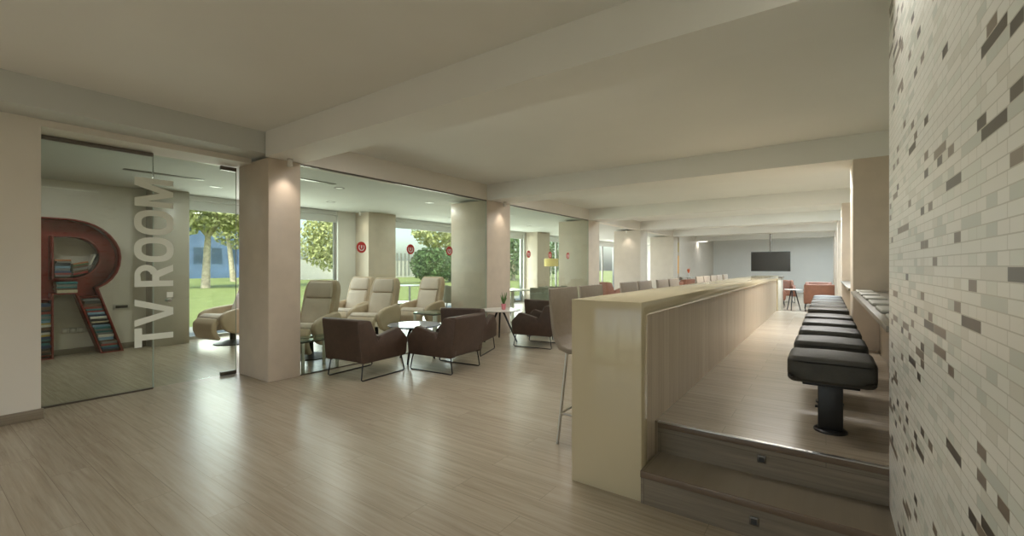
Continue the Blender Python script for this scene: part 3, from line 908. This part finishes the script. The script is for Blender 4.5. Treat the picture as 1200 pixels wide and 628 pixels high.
# ------------------------------------------------------------------ floor lamps
def floor_lamp(label, loc, shade, zs, h, r):
    t = thing('floor_lamp', label, 'lamp', loc, 0, 'drum shade floor lamps')
    MB().lathe([(0, 0), (0.15, 0), (0.15, 0.015), (0.02, 0.03), (0, 0.03)], 0, 0, 24).build('base', M['steel'], t)
    MB().tube([(0, 0, 0.02), (0, 0, zs + h * 0.8)], 0.012, 10).build('pole', M['steel'], t)
    MB().lathe([(r, zs), (r, zs + h), (r - 0.008, zs + h), (r - 0.008, zs), (r, zs)], 0, 0, 32).build('lamp_shade', shade, t)
floor_lamp('floor lamp with a yellow-green drum shade behind the farther glass pane', (-7.6, 13.0, 0), M['glow_gold'], 1.30, 0.26, 0.24)
floor_lamp('floor lamp with an orange drum shade just past the third column', (-6.58, 14.1, 0), M['glow_orange'], 1.28, 0.26, 0.2)
# golden hanging panel between the far columns; no lamp, glow added to brighten it
t = thing('hanging_panel', 'narrow golden hanging panel beside the fifth column', 'panel', (-5.62, 19.31, 1.75))
MB().box(-0.06, 0.54, -0.015, 0.015, -0.75, 0.0, 0.004).build('lower_panel', M['glow_orange'], t)
MB().box(-0.06, 0.54, -0.015, 0.015, 0.15, 0.55, 0.004).build('upper_panel', M['glow_gold'], t)
MB().tube([(0.24, 0, -0.75), (0.24, 0, SZ - 1.75)], 0.006, 6).build('cable', M['steel'], t)

# ------------------------------------------------------------------ television on a ceiling pole
t = thing('television', 'flat black television hung from the ceiling on a pole at the far end', 'television', (-1.78, 20.0, 1.49))
cs = MB().box(-0.67, 0.67, -0.02, 0.025, -0.385, 0.385, 0.006).build('casing', M['dark'], t)
MB().box(-0.655, 0.655, -0.024, -0.019, -0.365, 0.37).build('screen', M['screen'], cs)
MB().tube([(0, 0.05, 0.1), (0, 0.05, CZ - 1.49)], 0.03, 12).build('ceiling_pole', M['darksteel'], t)
MB().box(-0.15, 0.15, 0.025, 0.07, -0.12, 0.12, 0.004).build('wall_bracket', M['darksteel'], t)
MB().lathe([(0, CZ - 1.49 - 0.03), (0.09, CZ - 1.49 - 0.03), (0.10, CZ - 1.49), (0, CZ - 1.49)], 0, 0.05, 20).build('ceiling_plate', M['darksteel'], t)
# dark low cabinet at the far end of the counter
t = thing('service_unit', 'dark low service cabinet beyond the far end of the cream counter', 'cabinet', (-1.22, 12.7, 0))
MB().box(-0.34, 0.34, -0.3, 0.3, 0.05, 1.02, 0.006).build('carcass', M['greyblock'], t)
MB().box(-0.36, 0.36, -0.32, 0.32, 1.02, 1.05, 0.004).build('top', M['darksteel'], t)
MB().box(-0.31, 0.31, -0.27, 0.27, 0.0, 0.05).build('plinth', M['dark'], t)

# ------------------------------------------------------------------ R-shaped bookcase
XB, XF = -9.10, -8.82
outer = [(1.12, 0.0), (1.12, 1.985), (1.45, 1.985)] + [(1.54, 1.978), (1.66, 1.955), (1.76, 1.915), (1.85, 1.855), (1.93, 1.78), (2.0, 1.675), (2.045, 1.56), (2.062, 1.44), (2.05, 1.31), (2.015, 1.20), (1.96, 1.105), (1.89, 1.03), (1.80, 0.975), (2.09, 0.0), (1.83, 0.0), (1.56, 0.90), (1.33, 0.90), (1.33, 0.0)]
hole = [(1.33, 1.13), (1.33, 1.72), (1.50, 1.725), (1.60, 1.715), (1.69, 1.68), (1.76, 1.62), (1.805, 1.545), (1.82, 1.46), (1.81, 1.37), (1.775, 1.28), (1.72, 1.205), (1.64, 1.155), (1.54, 1.13)]
bk = thing('letter_bookcase', 'tall red metal bookcase shaped like the capital letter R', 'bookcase', (0, 0, 0))
MX = Matrix(((0, 0, 1, 0), (1, 0, 0, 0), (0, 1, 0, 0), (0, 0, 0, 1)))
flat('back_panel', [outer, list(reversed(hole))], 0.012, M['red'], bk, Matrix.Translation((XB + 0.012, 0, 0)) @ MX)
def inset(lp, d):
    n_ = len(lp)
    area = sum(lp[i][0] * lp[(i + 1) % n_][1] - lp[(i + 1) % n_][0] * lp[i][1] for i in range(n_))
    sgn = 1 if area > 0 else -1
    out = []
    for i in range(n_):
        p0, p1, p2 = Vector(lp[i - 1]), Vector(lp[i]), Vector(lp[(i + 1) % n_])
        e1, e2 = (p1 - p0).normalized(), (p2 - p1).normalized()
        n1, n2 = Vector((-e1.y, e1.x)) * sgn, Vector((-e2.y, e2.x)) * sgn
        bis = (n1 + n2)
        bis = bis / max(0.35, (1 + n1.dot(n2)))
        out.append(tuple(p1 + bis * d))
    return out
TH = 0.016
dm = Matrix.Translation(((XB + XF) / 2 + 0.009, 0, 0)) @ MX
flat('outer_rim', [outer, list(reversed(inset(outer, TH)))], XF - XB - 0.018, M['reddark'], bk, dm)
flat('inner_rim', [inset(hole, -TH), list(reversed(hole))], XF - XB - 0.018, M['reddark'], bk, dm)
def shelf(y0, y1, z):
    MB().box(XB + 0.02, XF - 0.012, y0, y1, z - 0.012, z).build('shelf', M['reddark'], bk)
shelf(1.136, 1.314, 0.06)
shelf(1.136, 1.314, 0.84)
shelf(1.62, 1.80, 0.86)
def leg_y(z):   # inner edges of the slanting leg at height z
    f = (0.90 - z) / 0.90
    a = 1.56 + f * (1.83 - 1.56)
    f2 = (0.975 - z) / 0.975
    b_ = 1.80 + f2 * (2.09 - 1.80)
    return a + 0.022, b_ - 0.022
bcols = {'black': (0.02, 0.02, 0.022), 'dark blue': (0.03, 0.06, 0.14), 'white': (0.60, 0.58, 0.52), 'cream': (0.50, 0.43, 0.30), 'red': (0.30, 0.04, 0.03), 'orange': (0.42, 0.15, 0.05), 'teal': (0.05, 0.18, 0.20), 'grey': (0.20, 0.20, 0.20), 'green': (0.07, 0.15, 0.07), 'yellow': (0.50, 0.36, 0.08), 'brown': (0.13, 0.07, 0.04), 'light blue': (0.20, 0.32, 0.44)}
bm_ = {k: plain('book_' + k.replace(' ', '_'), v, 0.45, noise=0.08, scale=30) for k, v in bcols.items()}
pages = plain('book_pages', (0.62, 0.57, 0.46), 0.8, noise=0.1, scale=60)
names = list(bcols) + ['black', 'black', 'dark blue', 'grey', 'brown', 'teal', 'black']
def ordinal(n_):
    w_ = ['', 'first', 'second', 'third', 'fourth', 'fifth', 'sixth', 'seventh', 'eighth', 'ninth', 'tenth', 'eleventh', 'twelfth', 'thirteenth', 'fourteenth', 'fifteenth', 'sixteenth', 'seventeenth', 'eighteenth', 'nineteenth', 'twentieth', 'twenty-first', 'twenty-second', 'twenty-third', 'twenty-fourth', 'twenty-fifth', 'twenty-sixth', 'twenty-seventh', 'twenty-eighth', 'twenty-ninth', 'thirtieth']
    return w_[n_] if n_ < len(w_) else '%dth' % n_
def book(length, thick, depth, colname, label, group, mat4):
    """spine toward +x; length along y, thickness along z"""
    o = MB().box(-depth, 0.0, -length / 2, length / 2, 0, thick, min(0.004, thick * 0.2), 1).build('book', bm_[colname])
    o.data.materials.append(pages)
    for p in o.data.polygons:        # page block shows on the three cut sides
        nrm = p.normal
        if nrm.x < -0.9 or abs(nrm.y) > 0.9:
            p.material_index = 1
    o.matrix_world = mat4
    tag(o, label, 'book', group)
    return o
def pick(last):
    c_ = rng.choice(names)
    while c_ == last:
        c_ = rng.choice(names)
    return c_
def stack(z, ztop, span, where, group):
    i, last = 0, None
    while True:
        th = rng.choice((0.024, 0.028, 0.032, 0.036, 0.044))
        if z + th > ztop:
            break
        y0, y1 = span(z + th * 0.5)
        y0b, y1b = span(z + th)
        y0, y1 = max(y0, y0b, span(z)[0]), min(y1, y1b, span(z)[1])
        ln = (y1 - y0) * rng.uniform(0.86, 0.985)
        i += 1
        last = pick(last)
        ctr = y0 + ln / 2 + rng.uniform(0, max(0.0, (y1 - y0) - ln))
        book(ln, th - 0.0006, rng.uniform(0.18, 0.22), last, '%s book, %s from the bottom %s' % (last, ordinal(i), where), group, Matrix.Translation((XF - 0.02 - rng.uniform(0, 0.015), ctr, z + 0.0003)))
        z += th
    return z
stack(0.062, 0.80, lambda z: (1.139, 1.311), 'in the upright of the red R', 'books in the upright of the letter bookcase')
stack(0.018, 0.835, leg_y, 'in the slanting leg of the red R', 'books in the slanting leg of the letter bookcase')
stack(0.918, 1.10, lambda z: (1.352, 1.58), 'in the crossbar of the red R', 'books in the crossbar of the letter bookcase')
stack(1.148, 1.41, lambda z: (1.34, 1.515), 'inside the bowl of the red R', 'flat books in the bowl of the letter bookcase')
zt = 1.165
last = None
for i in range(6):
    th = rng.choice((0.02, 0.026, 0.032))
    last = pick(last)
    book(0.165, th - 0.001, 0.2, last, '%s book, %s from the bottom of the tilted pile in the red R' % (last, ordinal(i + 1)), 'tilted books in the bowl of the letter bookcase', Matrix.Translation((XF - 0.025, 1.615, zt + 0.024)) @ Matrix.Rotation(R(13), 4, 'X'))
    zt += th * 1.035
for i in range(2):
    last = pick(last)
    book(0.17, 0.022, 0.19, last, '%s book standing %s against the curve of the bowl of the red R' % (last, ('outermost', 'second')[i]), 'standing books in the bowl of the letter bookcase', Matrix.Translation((XF - 0.03, 1.782 - 0.03 * i, 1.40 - 0.006 * i)) @ Matrix.Rotation(R(72), 4, 'X'))
# wall plate and sockets
t = thing('wall_plate', 'small dark control plate on the wall right of the red letter', 'switch', (-9.119, 2.13, 0.66))
pl = MB().box(0, 0.012, -0.10, 0.10, -0.045, 0.045, 0.003).build('plate', M['outlet'], t)
MB().box(0.011, 0.016, -0.075, 0.075, -0.022, 0.022, 0.002).build('control_insert', M['dark'], pl)
for i in range(4):
    t = thing('wall_socket', '%s white wall socket from the left, between the legs of the red R' % ordinal(i + 1), 'socket', (-9.119, 1.49 + 0.085 * i, 0.35), 0, 'sockets behind the letter bookcase')
    MB().box(0, 0.01, -0.038, 0.038, -0.038, 0.038, 0.003).build('plate', M['outlet'], t)
    MB().lathe([(0, 0), (0.02, 0), (0.022, 0.003), (0, 0.003)], 0, 0, 16, Matrix.Translation((0.010, 0, 0)) @ Matrix.Rotation(PI / 2, 4, 'Y')).build('socket_face', M['whitetop'], t)

# ------------------------------------------------------------------ lamps in the ceiling
def area(name, parent, loc, sx, sy_, watt, color, spread=PI):
    l = bpy.data.lights.new(name, 'AREA')
    l.shape = 'RECTANGLE'
    l.size, l.size_y = sx, sy_
    l.energy = watt
    l.color = color
    l.spread = spread
    o = bpy.data.objects.new(name, l)
    COL.objects.link(o)
    o.location = loc
    if parent:
        o.parent = parent
    return o
def added_panel(label, x, y, watt, color, lx=1.2, ly=0.3):  # lamps added to light the room, out of view
    t = thing('added_light', label, 'ceiling light', (x, y, CZ), 0, 'added light panels')
    MB().box(-lx / 2 - 0.02, lx / 2 + 0.02, -ly / 2 - 0.02, ly / 2 + 0.02, -0.03, 0.0, 0.004).build('housing', M['whitetop'], t)
    MB().box(-lx / 2, lx / 2, -ly / 2, ly / 2, -0.034, -0.028).build('diffuser', M['lampglow'], t)
    area('lamp', t, (0, 0, -0.04), lx, ly, watt, color)
WARM, NEUT, COOL = (1.0, 0.93, 0.82), (1.0, 0.98, 0.94), (0.79, 0.92, 1.0)
bays = [(3.2, 0.45, NEUT), (7.5, 2.8, NEUT), (11.75, 4.0, COOL), (15.7, 3.2, COOL), (19.6, 2.5, COOL), (23.5, 1.5, COOL)]
for i, (y, k, c_) in enumerate(bays):
    for j, x in enumerate((-3.6, -1.95 if i == 0 else -0.35)):
        added_panel('added flat light hidden behind the %s cross beam, %s side' % (ordinal(i + 1), ('glass', 'counter')[j]), x, y, L_PANEL * k * ((0.8, 2.3) if i == 0 else (0.2, 1.6))[j], c_)
for j, x in enumerate((-3.6, -1.2)):  # added fill light overhead, behind the viewer
    added_panel('added flat light over the entrance behind the viewer, %s side' % ('glass', 'counter')[j], x, -1.3, L_ENTRY, WARM)
t = thing('added_strip', 'added slim strip light brightening the top of the mosaic wall', 'ceiling light', (0.03, 1.0, CZ))  # lamp added above the view to brighten the mosaic
MB().box(-0.05, 0.05, -1.4, 1.4, -0.04, 0.0, 0.004).build('housing', M['whitetop'], t)
MB().box(-0.035, 0.035, -1.38, 1.38, -0.046, -0.036).build('diffuser', M['lampglow'], t)
o = area('lamp', t, (0, 0, -0.052), 0.06, 2.7, L_WASH, NEUT, R(100))
o.rotation_euler = (0, R(-50), 0)
t = thing('ceiling_lamp', 'round flush ceiling lamp glowing near the far pale wall', 'ceiling light', (-4.85, 22.7, SZ))
MB().lathe([(0, 0), (0.27, 0), (0.27, -0.03), (0.25, -0.03), (0.25, -0.01), (0, -0.01)], 0, 0, 32).build('rim', M['whitetop'], t)
MB().lathe([(0, -0.05), (0.15, -0.045), (0.245, -0.03), (0.245, -0.012), (0, -0.012)], 0, 0, 32).build('diffuser', M['lampglow'], t)
area('lamp', t, (0, 0, -0.06), 0.4, 0.4, 3.0, NEUT)
# spots on the column heads
def column_spot(label, x, y, z, watt):
    t = thing('column_spot', label, 'spotlight', (x, y, z), 0, 'small spotlights washing the columns')
    MB().box(-0.02, 0.02, -0.025, 0.025, -0.02, 0.0, 0.003).build('bracket', M['steel'], t)
    MB().lathe([(0, 0), (0.028, 0), (0.03, -0.07), (0.024, -0.07), (0.02, -0.05), (0, -0.05)], 0, 0, 18, Matrix.Translation((0, 0, -0.018))).build('lamp_head', M['whitetop'], t)
    l = bpy.data.lights.new('lamp', 'SPOT')
    l.energy, l.spot_size, l.spot_blend, l.shadow_soft_size, l.color = watt, R(95), 0.8, 0.03, (1.0, 0.86, 0.72)
    o = bpy.data.objects.new('lamp', l)
    COL.objects.link(o)
    o.parent = t
    o.location = (0, 0, -0.10)
column_spot('small spotlight at the head of the near left column, washing its side face', -4.96, 2.63, SZ, L_SPOT)
column_spot('small spotlight at the head of the second left column', -4.96, 6.75, SZ, L_SPOT)
column_spot('small spotlight at the head of the fourth left column', -5.5, 14.45, SZ - 0.0, L_SPOT)
column_spot('small spotlight at the head of the garden-side column behind the recliners', -8.75, 6.28, TZ, L_SPOT * 0.6)
# TV room downlights and slots
def downlight(label, x, y):
    t = thing('downlight', label, 'downlight', (x, y, TZ), 0, 'recessed downlights of the TV room')
    MB().lathe([(0.06, 0.0), (0.085, 0.0), (0.085, -0.006), (0.06, -0.008), (0.06, 0.0)], 0, 0, 24).build('trim_ring', M['frame'], t)
    MB().lathe([(0, -0.001), (0.06, -0.001), (0.06, -0.003), (0, -0.003)], 0, 0, 24).build('lens', M['lampdim'], t)
    area('lamp', t, (0, 0, -0.012), 0.16, 0.16, L_DOWN, NEUT)
for x, y, lab in ((-7.9, 1.0, 'recessed round downlight in front of the red letter'), (-7.9, 3.0, 'recessed round downlight over the leftmost recliner'), (-7.9, 5.0, 'recessed round downlight over the second recliner from the garden'), (-6.4, 4.2, 'recessed round downlight near the partition, over the middle recliners'),
                  (-6.4, 6.2, 'recessed round downlight near the second column, inside the TV room'), (-7.9, 8.4, 'recessed round downlight before the hedge window'), (-6.4, 8.9, 'recessed round downlight over the white pedestal table'), (-7.6, 11.6, 'recessed round downlight beyond the white pedestal table')):
    downlight(lab, x, y)
for x, y, lx, lab in ((-6.15, 3.5, 0.9, 'dark linear air slot in the TV room ceiling near the large pane'), (-7.4, 2.2, 0.9, 'dark linear air slot in the TV room ceiling over the door lettering')):
    t = thing('air_vent', lab, 'vent', (x, y, TZ), 0, 'linear vents in the TV room ceiling')
    MB().box(-0.05, 0.05, -lx / 2, lx / 2, -0.008, 0.0, 0.002).build('frame', M['frame'], t)
    MB().box(-0.035, 0.035, -lx / 2 + 0.02, lx / 2 - 0.02, -0.010, -0.006).build('slot', M['darksteel'], t)

# ------------------------------------------------------------------ garden
struct(MB().box(-120, -9.32, -60, 120, -0.45, -0.03).build('ground_lawn', M['grass']))
struct(MB().box(-11.2, -9.32, -5, 30, -0.03, -0.012).build('ground_terrace', M['paving']))
def leaves(mb, cx, cy, cz, rx, ry, rz, n_, size, seed):
    rr = random.Random(seed)
    bm = mb.bm
    for _ in range(n_):
        while True:
            p = Vector((rr.uniform(-1, 1), rr.uniform(-1, 1), rr.uniform(-1, 1)))
            if 0.25 < p.length < 1:
                break
        p = Vector((cx + p.x * rx, cy + p.y * ry, cz + p.z * rz))
        u = Vector((rr.gauss(0, 1), rr.gauss(0, 1), rr.gauss(0, 1))).normalized()
        v = u.cross(Vector((rr.gauss(0, 1), rr.gauss(0, 1), rr.gauss(0, 1)))).normalized()
        s = size * rr.uniform(0.6, 1.3)
        q = [p - u * s, p + v * s * 0.5, p + u * s, p - v * s * 0.5]
        bm.faces.new([bm.verts.new(x) for x in q])
def tree(name, label, loc, th, tr, crowns, leafmat, n_, size, seed, lean=(0, 0)):
    t = thing(name, label, 'tree', loc)
    lx, ly = lean
    tk = MB()
    tk.tube([(0, 0, -0.05), (lx * .3, ly * .3, th * .35), (lx * .6, ly * .6, th * .7), (lx, ly, th)], [tr * 1.25, tr, tr * .9, tr * .7], 12)
    for k in range(4):
        a = k * 1.7 + seed
        tk.tube([(lx, ly, th * 0.95), (lx + math.cos(a) * th * .2, ly + math.sin(a) * th * .2, th * 1.2), (lx + math.cos(a) * th * .45, ly + math.sin(a) * th * .45, th * 1.5)], [tr * .55, tr * .4, tr * .2], 8)
    tk.build('trunk', M['bark'], t)
    lf_ = MB()
    for i, (x, y, z, a, b_, c_) in enumerate(crowns):
        leaves(lf_, x, y, z, a, b_, c_, n_, size, seed * 17 + i)
    lf_.build('crown', leafmat, t)
tree('garden_tree', 'pale-trunked tree on the lawn seen through the window by the near column', (-31, 11.2, -0.03), 3.3, 0.21, [(0, 0, 5.3, 3.4, 3.2, 1.9), (1.0, 2.0, 5.3, 2.6, 2.6, 2.0), (0.5, -1.9, 4.9, 2.4, 2.2, 1.9)], M['leafA'], 3200, 0.15, 3, (0.0, 0.15))
tree('garden_tree', 'slim tree right of the pale-trunked one, half hidden by the near column', (-42, 17.3, -0.03), 4.2, 0.2, [(0, 0.3, 5.8, 2.6, 2.4, 3.0), (0, 1.6, 6.8, 3, 3, 2.6)], M['leafA'], 3200, 0.17, 5, (0.0, -0.5))
tree('garden_tree', 'bushy tree on the lawn seen just right of the near column', (-26, 17.6, -0.03), 1.9, 0.22, [(0, 0, 3.3, 2.3, 2.4, 2.2), (0.6, -1.6, 2.9, 1.6, 1.9, 1.9), (0, 1.5, 3.2, 1.8, 1.8, 2.0)], M['leafA'], 2600, 0.13, 8, (0.1, 0.2))
tree('garden_tree', 'leafy light green tree above the hedge, seen through the second window', (-36, 37, -0.03), 3.0, 0.25, [(0, 0, 5.2, 3.2, 4.2, 1.8), (0, 4.5, 5.0, 3, 3.4, 1.8)], M['leafA'], 1500, 0.3, 11)
tree('garden_tree', 'green tree seen through the window behind the gold floor lamp', (-24, 34, -0.03), 1.2, 0.2, [(0, 0, 2.6, 2.4, 3.6, 2.2), (0, 5, 2.4, 2, 3.4, 2.2)], M['leafB'], 1500, 0.24, 13)
hd = thing('garden_hedge', 'dark green rounded hedge on the lawn outside the second window', 'hedge', (-26, 26.6, -0.03))
MB().lathe([(0.1, 0), (0.08, 0.6), (0.05, 1.0)], 0, 0, 8).build('stem', M['bark'], hd)
lf_ = MB()
leaves(lf_, 0, -1.2, 1.45, 1.5, 1.9, 1.45, 3600, 0.14, 21)
leaves(lf_, 0, 1.6, 1.5, 1.5, 2.2, 1.5, 3600, 0.14, 22)
lf_.build('foliage', M['leafB'], hd)
t = thing('garden_building', 'blue clad building with a pale base beyond the lawn trees', 'building', (-56, 20.5, -0.03))
MB().box(-4, 0, -3.4, 5.4, 0.9, 6.2).build('upper_wall', M['bluewall'], t)
MB().box(-4.05, 0.05, -3.45, 5.45, 0, 0.9).build('base_wall', M['bluewall'], t)
for k in range(5):
    MB().box(0.0, 0.06, -3.1 + k * 1.7, -2.0 + k * 1.7, 1.6, 3.4).build('window', M['winglass'], t)
MB().box(-4.2, 0.2, -3.6, 5.6, 6.2, 6.5).build('roof', M['palewall'], t)
t = thing('garden_wall', 'white garden wall with dark railings behind the bushy tree', 'wall', (-42, 31, -0.03))
MB().box(-0.2, 0.2, -10, 10, 0, 2.0).build('wall_body', M['palewall'], t)
for k in range(14):
    MB().box(0.2, 0.26, -2 + k * 0.6, -1.8 + k * 0.6, 0.2, 2.9).build('railing_bar', M['frame'], t)
t = thing('patio_table', 'white patio table on the terrace outside the second window', 'table', (-10.6, 9.4, -0.012))
MB().lathe([(0, 0.70), (0.4, 0.70), (0.41, 0.72), (0.4, 0.73), (0, 0.73)], 0, 0, 32).build('tabletop', M['whitetop'], t)
MB().lathe([(0, 0), (0.22, 0), (0.22, 0.015), (0.035, 0.04), (0.035, 0.70), (0, 0.70)], 0, 0, 20).build('pedestal', M['steel'], t)
